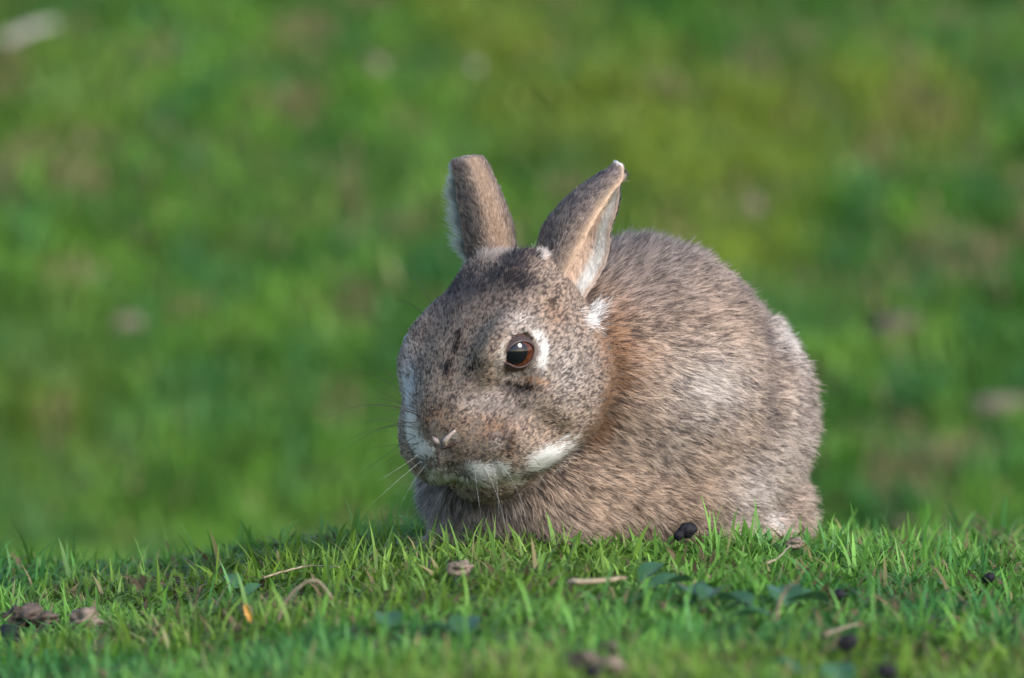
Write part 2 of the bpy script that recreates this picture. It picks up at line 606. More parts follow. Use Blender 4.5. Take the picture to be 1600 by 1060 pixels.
for (c, nv_, look) in ((EYE_C, EYE_N, norm(EYE_N + np.array((-0.22, -0.30, 0.08)))),
                       (mirror(EYE_C), mirror_v(EYE_N), norm(mirror_v(EYE_N)))):
    R3 = orient(nv_)
    V, F = sphere(c, orient(look), EYE_R)
    eye = mesh_obj('eye', V - RL, F, M_IRIS, rabbit)
    V, F = sphere(c, orient(look), EYE_R * 1.012, 32, 10, 0.56)
    mesh_obj('pupil', V - RL, F, M_PUPIL, eye)
    # lids: skin closing over the ball round an almond opening, with a rolled rim
    na = 48
    a = np.linspace(0, 2 * math.pi, na + 1)[:-1]
    ex = 25.0 * np.cos(a); ey = 20.5 * np.sin(a) * (1 - 0.30 * np.abs(np.cos(a)) ** 3)
    ey = np.where(ey > 0, ey * 0.92, ey)
    ex = np.where((np.cos(a) < -0.8), ex - 2.5, ex)
    rot = math.radians(17)
    sgn = 1.0 if c is EYE_C else -1.0
    ex, ey = (ex * math.cos(rot) - ey * math.sin(rot)) * sgn, ex * math.sin(rot) + ey * math.cos(rot)
    rings = []
    for sc_, dr in ((0.97, 0.3), (0.99, 2.0), (1.04, 2.8), (1.12, 2.2), (1.25, 1.2), (1.45, 0.0)):
        rr = EYE_R * S + dr
        x_, y_ = ex * sc_, ey * sc_
        q_ = np.sqrt(x_ ** 2 + y_ ** 2); lim = rr * 0.985
        f_ = np.minimum(1, lim / q_); x_, y_ = x_ * f_, y_ * f_
        z_ = np.sqrt(rr ** 2 - x_ ** 2 - y_ ** 2)
        rings.append(c + (x_[:, None] * R3[0] + y_[:, None] * R3[1] + z_[:, None] * R3[2]) / S)
    V = np.concatenate(rings)
    F = [(k * na + j, k * na + (j + 1) % na, (k + 1) * na + (j + 1) % na, (k + 1) * na + j) for k in range(len(rings) - 1) for j in range(na)]
    mesh_obj('eyelid', V - RL, F, M_LID, rabbit)

# nose: two soft wings and the cleft under them
hp, hnm = hit(690, 690)
if hp is None: hp, hnm = H(205, 0, -30), hf
nb = hp + hnm * 0.3 / S
def nose_curve(side):
    return [nb + (hl * side * 2 - hn * 10) / S, nb + (hl * side * 9 + hn * 2 + hf * 1) / S, nb + (hl * side * 17 + hn * 7 - hf * 5) / S, nb + (hl * side * 25 + hn * 10 - hf * 16) / S]
Vs, Fs = [], []
for side in (1, -1):
    V, F = tube(catmull(nose_curve(side), 12), np.interp(np.linspace(0, 1, 12), (0, .35, 1), (3.0, 4.6, 2.2)) / S, 8)
    Fs += [tuple(i + sum(len(v) for v in Vs) for i in f) for f in F]; Vs.append(V)
mesh_obj('nose', np.concatenate(Vs) - RL, Fs, M_NOSE, rabbit)



def skin_line(name, pts, r, mat, up=0.5):
    P = []
    for (a_, b_) in pts:
        p, n2 = hit(a_, b_)
        if p is not None: P.append(p + n2 * up / S)
    P = catmull(P, 20)
    V, F = tube(P, r / S * np.interp(np.linspace(0, 1, 20), (0, 0.2, 0.8, 1), (0.3, 1, 1, 0.3)), 6)
    mesh_obj(name, V - RL, F, mat, rabbit)
    return P


BARE = np.concatenate([
    skin_line('nostril', [(690, 701), (702, 697), (716, 690)], 2.6, M_LID),
    skin_line('lip_cleft', [(686, 702), (685, 715), (687, 729)], 1.8, M_LID),
    skin_line('mouth', [(655, 722), (670, 729), (687, 733), (712, 741), (742, 746)], 2.2, M_LID)])


def whisker(p0, p1, sag, bow, mat, r0):
    t = np.linspace(0, 1, 12)[:, None]
    ln = np.linalg.norm(p1 - p0)
    pts = p0 + (p1 - p0) * t + np.array((0, 0, 1.0)) * sag * ln * (4 * t * (1 - t)) + np.array((1.0, 0, 0)) * bow * ln * (4 * t * (1 - t))
    V, F = tube(pts, r0 * (1 - 0.8 * t[:, 0]), 4)
    return mesh_obj('whisker', V - RL, F, mat, rabbit)


wr = random.Random(5)
dark = [((655, 660), (520, 718)), ((652, 650), (512, 652)), ((655, 640), (545, 582)), ((652, 645), (548, 640)), ((656, 670), (540, 690)),
        ((652, 680), (556, 748)), ((658, 690), (585, 738)), ((650, 630), (575, 565)), ((655, 655), (578, 604)), ((652, 668), (556, 668)),
        ((656, 695), (566, 704)), ((652, 640), (585, 622)), ((655, 675), (590, 655)), ((652, 685), (600, 690)), ((655, 650), (600, 640)),
        ((652, 492), (612, 470)), ((662, 478), (606, 405)),
        ((745, 690), (800, 770)), ((760, 680), (850, 735)), ((735, 695), (772, 785)), ((755, 675), (835, 680))]
white = [((660, 718), (578, 790)), ((658, 705), (590, 752)), ((752, 722), (792, 832)),
         ((765, 715), (778, 815)), ((770, 712), (822, 818)), ((740, 725), (752, 808)), ((668, 724), (626, 790))]
for lst, mt in ((dark, M_WHISK_D), (white, M_WHISK_W)):
    for (a, b) in lst:
        p, n_ = hit(*a)
        k = 0
        while p is None and k < 30:
            k += 1
            p, n_ = hit(a[0] + 2 * k, a[1])
        if p is None: continue
        e = at(b[0], b[1], p[1] - 0.010 + wr.uniform(-0.01, 0.02))
        if mt is M_WHISK_D:
            whisker(p - n_ * 0.001, e, wr.uniform(0.02, 0.14), 0, mt, 0.00022)
        else:
            whisker(p - n_ * 0.001, e, wr.uniform(0.0, 0.06), wr.uniform(-0.02, 0.12), mt, 0.00005)


# ------------------------------------------------------------------ fur
def fur_object(name, roots, nrm, flow, length, lift, tip, base, rad, parent, npt=5, clump=0.35, cscale=0.0035, jit=0.16, seed=1, fleck=None):
    n = len(roots)
    t = np.linspace(0, 1, npt)
    P = np.empty((n, npt, 3), dtype=np.float64)
    P[:, 0] = roots - nrm * 0.0008
    nz = np.stack([vnoise(roots, cscale, seed + k) for k in range(3)], 1) - 0.5
    nz2 = np.stack([vnoise(roots, cscale * 3.1, seed + 5 + k) for k in range(3)], 1) - 0.5
    rj = rng.normal(size=(n, 3))
    step = (length / (npt - 1))[:, None]
    for i in range(1, npt):
        u = (i - 0.5) / (npt - 1)
        d = flow + nrm * (lift * (1.35 - 0.9 * u))[:, None] + nz * (clump * 2.2 * u + 0.15) + nz2 * clump * 1.2 + rj * jit * (0.4 + u)
        d = norm(d)
        P[:, i] = P[:, i - 1] + d * step
    C = np.empty((n, npt, 4), dtype=np.float32); C[..., 3] = 1
    for i in range(npt):
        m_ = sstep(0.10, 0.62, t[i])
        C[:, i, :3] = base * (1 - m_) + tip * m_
    if fleck is not None:
        mid = P[:, npt // 2]
        for i in range(1, npt):
            f_ = fleck(0.55 * P[:, i] + 0.45 * mid)[:, None]
            C[:, i, :3] = C[:, i, :3] * (1 - f_) + DARK * f_
    R = rad[:, None] * np.interp(t, (0, 0.7, 1), (1.0, 0.9, 0.25))[None]
    NN = np.repeat(nrm[:, None], npt, 1)
    hc = bpy.data.hair_curves.new(name)
    hc.add_curves([npt] * n)
    hc.attributes['position'].data.foreach_set('vector', (P - RL).astype(np.float32).ravel())
    ra = hc.attributes.get('radius') or hc.attributes.new('radius', 'FLOAT', 'POINT')
    ra.data.foreach_set('value', R.astype(np.float32).ravel())
    ca = hc.attributes.new('tint', 'FLOAT_COLOR', 'POINT'); ca.data.foreach_set('color', np.clip(C, 0, 1).ravel())
    na = hc.attributes.new('skin_normal', 'FLOAT_VECTOR', 'POINT'); na.data.foreach_set('vector', NN.astype(np.float32).ravel())
    hc.materials.append(M_HAIR)
    o = bpy.data.objects.new(name, hc); col.objects.link(o); o.parent = parent
    o['kind'] = 'stuff'
    return o


# roots on the body
tri = np.concatenate([BQ[:, [0, 1, 2]], BQ[:, [0, 2, 3]]])
ta, tb, tc_ = BV[tri[:, 0]], BV[tri[:, 1]], BV[tri[:, 2]]
area = 0.5 * np.linalg.norm(np.cross(tb - ta, tc_ - ta), axis=1)
ctr = (ta + tb + tc_) / 3
hd, bd = f_head(ctr), f_body(ctr)
is_head = sstep(-0.004, 0.004, bd - hd)
dens = 2.6e6 + is_head * 3.4e6
dens = dens * np.where(ctr[:, 2] < -0.012, 0, 1)
cnt = rng.poisson(area * dens)
ti = np.repeat(np.arange(len(tri)), cnt)
r1 = np.sqrt(rng.random(len(ti))); r2 = rng.random(len(ti))
wa, wb, wc = 1 - r1, r1 * (1 - r2), r1 * r2
roots = ta[ti] * wa[:, None] + tb[ti] * wb[:, None] + tc_[ti] * wc[:, None]
nrm = norm(BN[tri[ti, 0]] * wa[:, None] + BN[tri[ti, 1]] * wb[:, None] + BN[tri[ti, 2]] * wc[:, None])
def eye_dist(P, c, n_, sg):
    x_, y_, z_ = orient(n_)
    d_ = (P - c) * S
    u_, v_ = d_ @ x_ * sg, d_ @ y_
    r_ = math.radians(17)
    u_, v_ = u_ * math.cos(r_) + v_ * math.sin(r_), -u_ * math.sin(r_) + v_ * math.cos(r_)
    return np.sqrt(u_ ** 2 + (1.2 * v_) ** 2 + (d_ @ z_) ** 2)


de = np.minimum(eye_dist(roots, EYE, EYE_N, 1.0), eye_dist(roots, mirror(EYE), mirror_v(EYE_N), -1.0))
keep = de > 29
dn = np.linalg.norm(roots - nb, axis=1) * S
keep &= dn > 4
db = np.full(len(roots), 99.0)
for b_ in BARE:
    db = np.minimum(db, np.linalg.norm(roots - b_, axis=1) * S)
keep &= db > 2.2
roots, nrm, de, dn, db = roots[keep], nrm[keep], de[keep], dn[keep], db[keep]
wh = sstep(-0.006, 0.006, f_body(roots) - f_head(roots))[:, None]
tang = lambda v, n: norm(v - n * (v * n).sum(1, keepdims=True))
loc = (roots - HC) @ np.stack([hf, hl, hn], 1) * S        # head coordinates in pixels
flow_h = -hf + 0.25 * hl * np.sign(loc[:, 1:2]) * sstep(0, 60, np.abs(loc[:, 1:2])) - hn * 0.30 * sstep(40, -60, loc[:, 2:3])
front = sstep(930, 780, 800 + roots[:, 0] * S)[:, None]
flow_b = -bf * (1 - 0.55 * front) + np.array((0, 0, -1.0)) * (0.38 + 0.75 * front)
flow = tang(flow_h * wh + flow_b * (1 - wh), nrm)
n_ = len(roots)
rnd = rng.random(n_)
L = (0.0046 * wh[:, 0] + 0.0175 * (1 - wh[:, 0])) * (0.75 + 0.5 * rnd)
L = np.minimum(L, (db * 0.9 + 6) / S)
L *= 1 - 0.15 * wh[:, 0] * sstep(60, 190, loc[:, 0])          # short on the muzzle
L = np.minimum(L, ((de - 28) * 0.6 + 7) / S)
L = np.minimum(L, ((dn - 4) * 0.8 + 5) / S)
lift = 0.42 * wh[:, 0] * 0.8 + 0.42 * (1 - wh[:, 0])

vis = roots + flow * (L * 0.70)[:, None] + nrm * (L * 0.25)[:, None]     # where the coloured half of each hair shows
# coat pattern and painted shade: patches anchored at points of the animal
TAN = np.array((0.64, 0.455, 0.33)); GREY = np.array((0.51, 0.415, 0.365)); DARK = np.array((0.040, 0.031, 0.032))
RUST = np.array((0.54, 0.26, 0.12)); WHITE = np.array((0.90, 0.87, 0.84)); CREAM = np.array((0.74, 0.62, 0.52)); SLATE = np.array((0.085, 0.075, 0.085))
tip = np.repeat(TAN[None], n_, 0)
gr = vnoise(vis, 0.018, 41)[:, None]
tip = tip * (1 - gr * 0.5) + GREY * gr * 0.5


def patch(px, py, rx, colr, wgt, ry=None, pw=2.0):
    """coat patch centred where the lens meets the coat; ry: second radius"""
    global tip
    p, nn_ = hit(px, py)
    k_ = 0
    while p is None and k_ < 20:
        k_ += 1
        p, nn_ = hit(px + (790 - px) * 0.01 * k_, py + (640 - py) * 0.01 * k_)
    if p is None: return
    d = (vis - p) * S
    ry = ry or rx
    q = np.sqrt((d[:, 0] / rx) ** 2 + (d[:, 2] / ry) ** 2 + (d[:, 1] / (max(rx, ry) * 1.3)) ** 2)
    g_ = (np.exp(-q ** pw) * wgt)[:, None]
    tip = tip * (1 - g_) + colr * g_


# trunk
PALE = np.array((0.80, 0.73, 0.69))
patch(1105, 605, 85, PALE, 0.75, 65)
patch(1060, 690, 60, PALE, 0.35, 50)
patch(1232, 540, 46, PALE, 0.8, 50)
patch(1235, 700, 60, PALE, 0.5, 100)
patch(1170, 770, 60, PALE, 0.65, 60)
patch(1085, 735, 45, TAN * 0.75, 0.55, 60)
patch(1202, 812, 18, WHITE, 0.9, 18)
patch(1010, 385, 110, GREY * 0.5, 0.85, 40)
patch(1020, 430, 130, GREY * 0.7, 0.6, 70)
patch(985, 450, 40, np.array((0.40, 0.30, 0.26)), 0.5, 36)
patch(1170, 475, 17, SLATE, 0.95, 40)  # shade of the rump crease painted into the coat, also the next two
patch(1190, 545, 14, SLATE, 0.95, 50)
patch(1200, 630, 14, SLATE, 0.75, 50)
patch(1255, 640, 22, SLATE * 2.2, 0.5, 60)
patch(950, 500, 40, RUST, 0.6, 50)
patch(962, 560, 36, RUST, 0.8, 50)
patch(948, 620, 30, RUST * 0.8, 0.9, 40)
patch(930, 670, 24, RUST * 0.7, 0.8, 36)
patch(1010, 620, 60, TAN * 0.75, 0.5, 80)
patch(930, 770, 70, TAN * 1.1, 0.5, 40)
patch(730, 800, 90, np.array((0.30, 0.27, 0.28)), 0.8, 40)  # cool shade on the chest put into the hair colour, also the next
patch(670, 780, 40, np.array((0.34, 0.32, 0.34)), 0.8, 50)
# head
patch(735, 452, 60, SLATE, 0.9, 20)
patch(800, 445, 50, SLATE, 0.6, 14)
patch(806, 408, 30, SLATE, 0.85, 9, 4)
patch(700, 480, 60, SLATE * 1.6, 0.65, 40)
patch(730, 505, 50, TAN * 0.6, 0.5, 36)
patch(818, 502, 30, PALE, 0.7, 16, 2)
patch(848, 552, 11, WHITE, 1.0, 32, 4)
patch(838, 522, 12, WHITE, 0.85, 12, 4)
patch(779, 566, 8, PALE, 0.7, 22, 4)
patch(803, 588, 30, PALE, 0.55, 8, 4)
patch(711, 545, 10, DARK, 0.5, 24)
patch(697, 578, 9, DARK, 0.5, 16)
patch(770, 545, 18, TAN * 1.05, 0.6, 30)
patch(812, 610, 22, DARK * 0.5, 1.0, 7, 4)  # shade of the crease under the eye painted dark, also the next
patch(790, 602, 14, DARK * 0.5, 1.0, 6, 4)
patch(840, 602, 30, RUST * 1.4, 0.5, 8)
patch(810, 640, 14, DARK, 0.6, 4, 4)
patch(862, 472, 8, DARK * 0.3, 1.0, 7, 4)
patch(868, 492, 22, RUST * 0.8, 0.6, 26)
patch(926, 490, 20, WHITE, 1.0, 18)
patch(760, 625, 50, np.array((0.66, 0.60, 0.60)), 0.65, 22)
patch(885, 580, 46, PALE * 0.9, 0.6, 60)
patch(655, 650, 22, TAN * 0.9, 0.7, 22)
patch(682, 652, 20, RUST * 1.4, 0.65, 14)
patch(664, 672, 13, DARK, 0.45, 9)
patch(760, 668, 44, RUST * 1.1, 0.65, 18)
patch(794, 688, 9, DARK, 0.8, 16, 4)  # painted shade in the crease behind the whisker pad
patch(776, 690, 9, PALE, 0.6, 10)  # painted light on the swell of the pad before that crease
patch(636, 600, 15, np.array((0.80, 0.82, 0.88)), 0.9, 56)  # bluish sky shade on this side of the face, painted into the coat
patch(642, 672, 15, WHITE, 1.0, 34, 4)
patch(656, 703, 20, WHITE, 1.0, 14, 4)
patch(664, 722, 20, np.array((0.50, 0.50, 0.55)), 0.85, 14)  # cool shade of the lip put into the hair colour
patch(706, 724, 22, np.array((0.36, 0.34, 0.36)), 0.8, 14)
patch(696, 704, 9, PALE, 0.8, 7)
patch(690, 688, 18, PALE, 0.85, 5, 4)
patch(708, 681, 9, WHITE, 0.8, 6, 4)
patch(758, 735, 34, WHITE, 0.9, 13, 3)
patch(856, 716, 42, WHITE, 0.9, 17, 3)
patch(815, 740, 26, PALE, 0.7, 12, 3)
patch(720, 752, 70, PALE * 0.7, 0.7, 8, 4)
patch(684, 712, 3, DARK, 0.95, 14, 4)
patch(700, 703, 12, DARK, 0.8, 3, 4)
patch(718, 742, 30, DARK, 0.45, 3.5, 4)

# agouti ticking: fine light and dark flecks
tip = tip * (1 - 0.18 * wh * (1 - sstep(0.5, 0.75, tip.mean(1))[:, None]))
lum = tip.mean(1)
amt = np.clip(1.25 - sstep(0.5, 0.8, lum) * 1.1, 0, 1) * 0.92
jr = 0.16 * (rng.random(n_) - 0.5)


def fleck(Q):
    fb_ = vnoise(Q, 0.0019, 21) * 0.5 + vnoise(Q, 0.0009, 22) * 0.5
    fh_ = vnoise(Q, 0.0012, 24) * 0.5 + vnoise(Q, 0.0006, 25) * 0.5
    f_ = fb_ * (1 - wh[:, 0]) + fh_ * wh[:, 0]
    return sstep(0.585 - 0.03 * wh[:, 0], 0.42, f_ + jr + 0.05 * (fl2 - 0.5)) * amt


fl2 = vnoise(vis, 0.011, 23)
tip *= (0.78 + 0.44 * rng.random(n_))[:, None]
whiteish = sstep(0.62, 0.85, lum)[:, None]
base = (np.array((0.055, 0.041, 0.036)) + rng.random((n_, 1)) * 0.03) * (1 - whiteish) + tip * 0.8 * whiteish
rad = (0.000075 * wh[:, 0] + 0.000105 * (1 - wh[:, 0])) * (0.7 + 0.6 * rng.random(n_))
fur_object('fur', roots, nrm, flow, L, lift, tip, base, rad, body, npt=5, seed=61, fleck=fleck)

# tufts of hair in set colours: markings, and shade painted along creases
BROWN = np.array((0.30, 0.165, 0.095))
def tuft(pts, wpx, count, colr, length, lift_, seed_, away=None, jit=0.2):
    A = np.array(pts, float)
    R_, N_, = [], []
    for _ in range(count):
        u = rng.random() * (len(A) - 1); i = min(int(u), len(A) - 2); f = u - i
        q_ = A[i] * (1 - f) + A[i + 1] * f + rng.normal(size=2) * wpx * 0.5
        p, n2 = hit(*q_)
        if p is not None and p[1] < 0.2: R_.append(p); N_.append(n2)
    if not R_: return
    R_ = np.array(R_); N_ = np.array(N_)
    onh = (f_head(R_) < f_body(R_))[:, None]
    fl_ = np.where(onh, -hf - hn * 0.25, -bf + np.array((0, 0, -0.5))) if away is None else np.repeat(np.array(away)[None], len(R_), 0)
    c_ = np.clip(np.array(colr) * (0.8 + 0.4 * rng.random((len(R_), 1))), 0, 0.97)
    fur_object('fur_tuft', R_, N_, tang(fl_, N_), length * (0.6 + 0.7 * rng.random(len(R_))), np.full(len(R_), lift_), c_, c_ * 0.85,
               np.full(len(R_), 0.000085), body, npt=5, clump=0.3, cscale=0.003, jit=jit, seed=seed_)


tuft([(644, 645), (646, 685), (660, 706), (674, 716)], 11, 1900, WHITE, 0.0042, 0.35, 201)
tuft([(726, 737), (756, 738), (782, 731)], 10, 1500, WHITE * 0.95, 0.0055, 0.35, 205)
tuft([(826, 729), (852, 718), (886, 697)], 14, 1700, WHITE * 0.95, 0.0065, 0.35, 209)
tuft([(672, 738), (690, 746), (745, 753), (806, 750)], 13, 3000, PALE, 0.0055, 0.3, 213)
tuft([(715, 524), (712, 542), (706, 558)], 5, 260, DARK * 0.5, 0.0055, 0.5, 217, None, 0.35)
tuft([(700, 572), (693, 590)], 5, 160, DARK * 0.5, 0.0050, 0.5, 219, None, 0.35)
tuft([(733, 584), (750, 574)], 3, 50, DARK * 0.5, 0.0055, 0.45, 221, None, 0.35)
tuft([(784, 599), (806, 609), (836, 613)], 4, 520, DARK * 0.4, 0.0042, 0.35, 225)  # under-eye crease shade, laid in as dark hair
tuft([(800, 595), (850, 602)], 4, 260, BROWN * 1.6, 0.0040, 0.3, 226)
tuft([(806, 634), (818, 641)], 3, 80, DARK * 0.5, 0.0040, 0.3, 227)
tuft([(848, 530), (850, 554), (845, 576)], 6, 330, WHITE * 0.93, 0.0035, 0.3, 229)
tuft([(811 + 34 * math.cos(q_) , 552 - 31 * math.sin(q_)) for q_ in np.linspace(0, 2 * math.pi, 17)], 5, 800, PALE * 0.95, 0.0034, 0.3, 232)
tuft([(780, 556), (778, 572)], 4, 120, PALE, 0.0030, 0.3, 231)
tuft([(790, 690), (797, 700), (790, 712)], 4, 220, BROWN * 0.5, 0.0040, 0.35, 261)  # shade behind the whisker pad, laid in as dark hair
tuft([(738, 398), (770, 402), (806, 396)], 9, 600, np.array((0.50, 0.41, 0.35)), 0.0070, 0.8, 263, None, 0.35)
tuft([(836, 398), (850, 404)], 6, 240, np.array((0.60, 0.52, 0.46)), 0.0070, 0.8, 265, None, 0.35)
tuft([(916, 500), (936, 482)], 17, 620, WHITE * 0.9, 0.0085, 0.4, 233, (0.8, 0.1, 0.25), 0.3)
tuft([(956, 540), (958, 600), (936, 660), (915, 690)], 14, 900, BROWN * 0.75, 0.0110, 0.45, 237, None, 0.3)
tuft([(950, 505), (975, 545), (985, 590)], 34, 1100, BROWN * 1.25, 0.0120, 0.4, 241, None, 0.3)
tuft([(1158, 450), (1180, 515), (1192, 570), (1200, 640), (1196, 700)], 9, 2300, SLATE, 0.0110, 0.35, 243)  # rump crease shade, laid in as dark hair
tuft([(1215, 500), (1242, 540), (1256, 590)], 22, 1200, PALE, 0.0130, 0.4, 244, None, 0.25)
tuft([(1196, 818), (1206, 812)], 10, 500, WHITE, 0.0100, 0.4, 246)
tuft([(672, 468), (705, 450), (745, 438), (800, 436), (826, 448)], 19, 5600, SLATE * 0.5, 0.0054, 0.42, 245)
tuft([(785, 404), (838, 404)], 10, 1900, SLATE * 0.5, 0.0060, 0.4, 249)
tuft([(862, 468), (862, 478)], 4, 110, DARK * 0.3, 0.0040, 0.4, 253)

# ear fur
for ei, (ear, G, n) in enumerate(EARS):
    m, k, _ = G.shape
    def sample(cnt_):
        u = rng.random(cnt_) * (m - 1.001); v = rng.random(cnt_) * (k - 1.001)
        i = u.astype(int); j = v.astype(int); fu = (u - i)[:, None]; fv = (v - j)[:, None]
        bl_ = lambda A: (A[i, j] * (1 - fu) * (1 - fv) + A[i + 1, j] * fu * (1 - fv) + A[i, j + 1] * (1 - fu) * fv + A[i + 1, j + 1] * fu * fv)
        du = norm(np.gradient(G, axis=0))
        return u / (m - 1), v / (k - 1), bl_(G), norm(bl_(n)), norm(bl_(du))
    # back of the ear
    u, v, p, nn, du = sample(60000)
    p = p + nn * 4.4 / S
    c1 = np.array((0.40, 0.31, 0.265)); c2 = np.array((0.085, 0.072, 0.078))
    nz = (sstep(0.25, 0.8, 0.45 * vnoise(p, 0.0016, 31) + 0.55 * rng.random(len(p))) ** 1.4)[:, None]
    tp = c1 * nz + c2 * (1 - nz)
    if ei == 1:
        wr_ = np.exp(-((v - 0.33) / 0.12) ** 2)[:, None] * 0.6
        tp = tp * (1 - wr_) + np.array((0.50, 0.34, 0.23)) * wr_
    if ei == 0:
        wr_ = np.exp(-(v / 0.10) ** 2)[:, None] * 0.85
        tp = tp * (1 - wr_) + np.array((0.80, 0.58, 0.42)) * wr_  # warm glow of light through the near rim, painted into the hair
        bs = (sstep(0.28, 0.05, u) * sstep(0.4, 0.1, v))[:, None] * 0.6
        tp = tp * (1 - bs) + np.array((0.60, 0.50, 0.43)) * bs
    edge = (np.clip(sstep(0.95, 1.0, u) if ei == 0 else sstep(0.97, 1.0, u) * 0.6, 0, 1))[:, None]
    tp = tp * (1 - edge) + WHITE * edge
    tp = tp * (0.65 + 0.7 * rng.random((len(p), 1)))
    fur_object('ear_fur', p, nn, tang(du, nn), 0.0045 * (0.7 + 0.6 * rng.random(len(p))), np.full(len(p), 0.28), tp, tp * 0.45,
               np.full(len(p), 0.000095), ear, npt=4, clump=0.2, cscale=0.003, jit=0.15, seed=71 + ei)
    # inside of the ear
    u, v, p, nn, du = sample(34000)
    p = p - nn * 4.6 / S
    wt = np.exp(-((v - 0.915) / 0.055) ** 4)[:, None]
    tp = np.array((0.82, 0.62, 0.50)) * (1 - wt) + np.array((0.93, 0.88, 0.84)) * wt
    far_rim = sstep(0.955, 0.98, v)[:, None] * 0.6
    tp = tp * (1 - far_rim) + np.array((0.55, 0.42, 0.36)) * far_rim
    tp = tp * (0.8 + 0.4 * rng.random((len(p), 1)))
    fur_object('inner_ear_fur', p, -nn, tang(du, nn), 0.0055 * (0.6 + 0.8 * rng.random(len(p))), np.full(len(p), 0.32), tp, tp * 0.9,
               np.full(len(p), 0.00010), ear, npt=4, clump=0.25, cscale=0.003, jit=0.18, seed=81 + ei)
    # long pale fringe on the near rim
    cnt_ = 2600 if ei == 1 else 900
    u = rng.random(cnt_); i = np.clip((u * (m - 1)).astype(int), 0, m - 2); fu = (u * (m - 1) - i)[:, None]
    p = G[i, 0] * (1 - fu) + G[i + 1, 0] * fu
    outv = norm(G[i, 0] - G[i, 4]); du = norm(G[i + 1, 0] - G[i, 0])
    ln = (0.0095 * np.exp(-((u - 0.35) / 0.25) ** 2) + 0.0042) if ei == 1 else np.full(cnt_, 0.0035)
    tp = np.repeat((WHITE if ei == 1 else np.array((0.82, 0.60, 0.44)))[None], cnt_, 0) * (0.85 + 0.3 * rng.random((cnt_, 1)))  # first ear's fringe carries the painted warm glow
    fur_object('rim_fur', p, outv, norm(du * 0.9 + outv * (0.8 if ei == 1 else 0.1)), ln * (0.6 + 0.7 * rng.random(cnt_)), np.full(cnt_, 0.3), tp, tp * 0.9,
               np.full(cnt_, 0.000085), ear, npt=5, clump=0.25, cscale=0.003, jit=0.2, seed=91 + ei)


# ------------------------------------------------------------------ grass
def blades(name, xy, length, width, lean, tint_base, tint_tip, seg=3, seed=3, sink=0.004):
    n = len(xy)
    z = terrain(xy[:, 0], xy[:, 1]) - sink
    root = np.stack([xy[:, 0], xy[:, 1], z], 1)
    az = rng.random(n) * 2 * math.pi
    fwd = np.stack([np.cos(az), np.sin(az), np.zeros(n)], 1)
    az2 = az + math.pi / 2 + rng.normal(size=n) * 0.5
    side = np.stack([np.cos(az2), np.sin(az2), np.zeros(n)], 1)
    rows = []; cols = []
    pos = root.copy()
    th0 = lean * 0.4; th1 = lean * (1.1 + 1.3 * rng.random(n))
    for i in range(seg + 1):
        u = i / seg
        wd = width * np.interp(u, (0, 0.35, 0.72, 1), (0.8, 1.0, 0.72, 0.0))
        if i < seg:
            rows.append(pos - side * wd[:, None] * 0.5); rows.append(pos + side * wd[:, None] * 0.5)
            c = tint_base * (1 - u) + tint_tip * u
            cols += [c, c]
        else:
            rows.append(pos); cols.append(tint_tip)
        th = th0 + (th1 - th0) * u
        pos = pos + (fwd * np.sin(th)[:, None] + np.array((0, 0, 1.0)) * np.cos(th)[:, None]) * (length / seg)[:, None]
    V = np.stack(rows, 1).reshape(-1, 3); C = np.stack(cols, 1).reshape(-1, 3)
    k = 2 * seg + 1
    b = np.arange(n) * k
    F = []
    for i in range(seg - 1):
        a = b + 2 * i
        F.append(np.stack([a, a + 1, a + 3], 1)); F.append(np.stack([a, a + 3, a + 2], 1))
    a = b + 2 * (seg - 1)
    F.append(np.stack([a, a + 1, a + 2], 1))
    o = mesh_obj(name, V, np.concatenate(F), M_GRASS, smooth=True, colors=np.clip(C, 0, 1))
    tag(o, kind='stuff')
    return o


def grass_tint(xy, bgd=False):
    k = np.array((1.0, 0.42, 1.0)) if bgd else 1.0
    P = np.stack([xy[:, 0], xy[:, 1], np.zeros(len(xy))], 1) * k
    n = len(xy)
    s = 0.075 if bgd else 0.09
    a = vnoise(P, s, 51)[:, None]; b = vnoise(P, s * 0.6, 52)[:, None]; c = vnoise(P, s * (3.2 if bgd else 2.2), 53)[:, None]; e = vnoise(P, s * 0.8, 54)[:, None]
    g1 = np.array((0.042, 0.122, 0.014)); g2 = np.array((0.112, 0.225, 0.026)) if bgd else np.array((0.096, 0.205, 0.036)); g3 = np.array((0.034, 0.125, 0.042)); ol = np.array((0.170, 0.185, 0.020)); br = np.array((0.20, 0.150, 0.075))
    m_ = sstep(0.28, 0.72, a) * (0.95 if bgd else 1.0); t = g1 * (1 - m_) + g2 * m_
    if bgd:
        hi_ = (0.85 * sstep(4.5, 8.0, xy[:, 1]) * (0.5 + vnoise(P, 0.5, 57)))[:, None]      # vignette darkening painted into the turf higher up
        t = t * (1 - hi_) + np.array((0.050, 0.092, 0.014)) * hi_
    m_ = sstep(0.55, 0.75, b) * (0.55 if bgd else 0.6); t = t * (1 - m_) + g3 * m_
    m_ = sstep(0.55, 0.80, c) * (0.65 if bgd else 0.3); t = t * (1 - m_) + ol * m_
    r = rng.random((n, 1))
    m_ = (r < (0.03 + 0.65 * sstep(0.64, 0.84, e) if bgd else 0.02 + 0.12 * sstep(0.6, 0.85, e))) * 0.85; t = t * (1 - m_) + br * m_
    return t * (0.65 + 0.7 * rng.random((n, 1))) * (1.22 if bgd else 1.34)


def outside_animal(xy):
    bc = (RL[:2] + np.array((0.02, 0.045)))
    return (((xy - bc) @ bf[:2]) / 0.125) ** 2 + (((xy - bc) @ bl[:2]) / 0.075) ** 2 > 1


def noise2(xy, s, seed):
    return vnoise(np.stack([xy[:, 0], xy[:, 1], np.zeros(len(xy))], 1), s, seed)


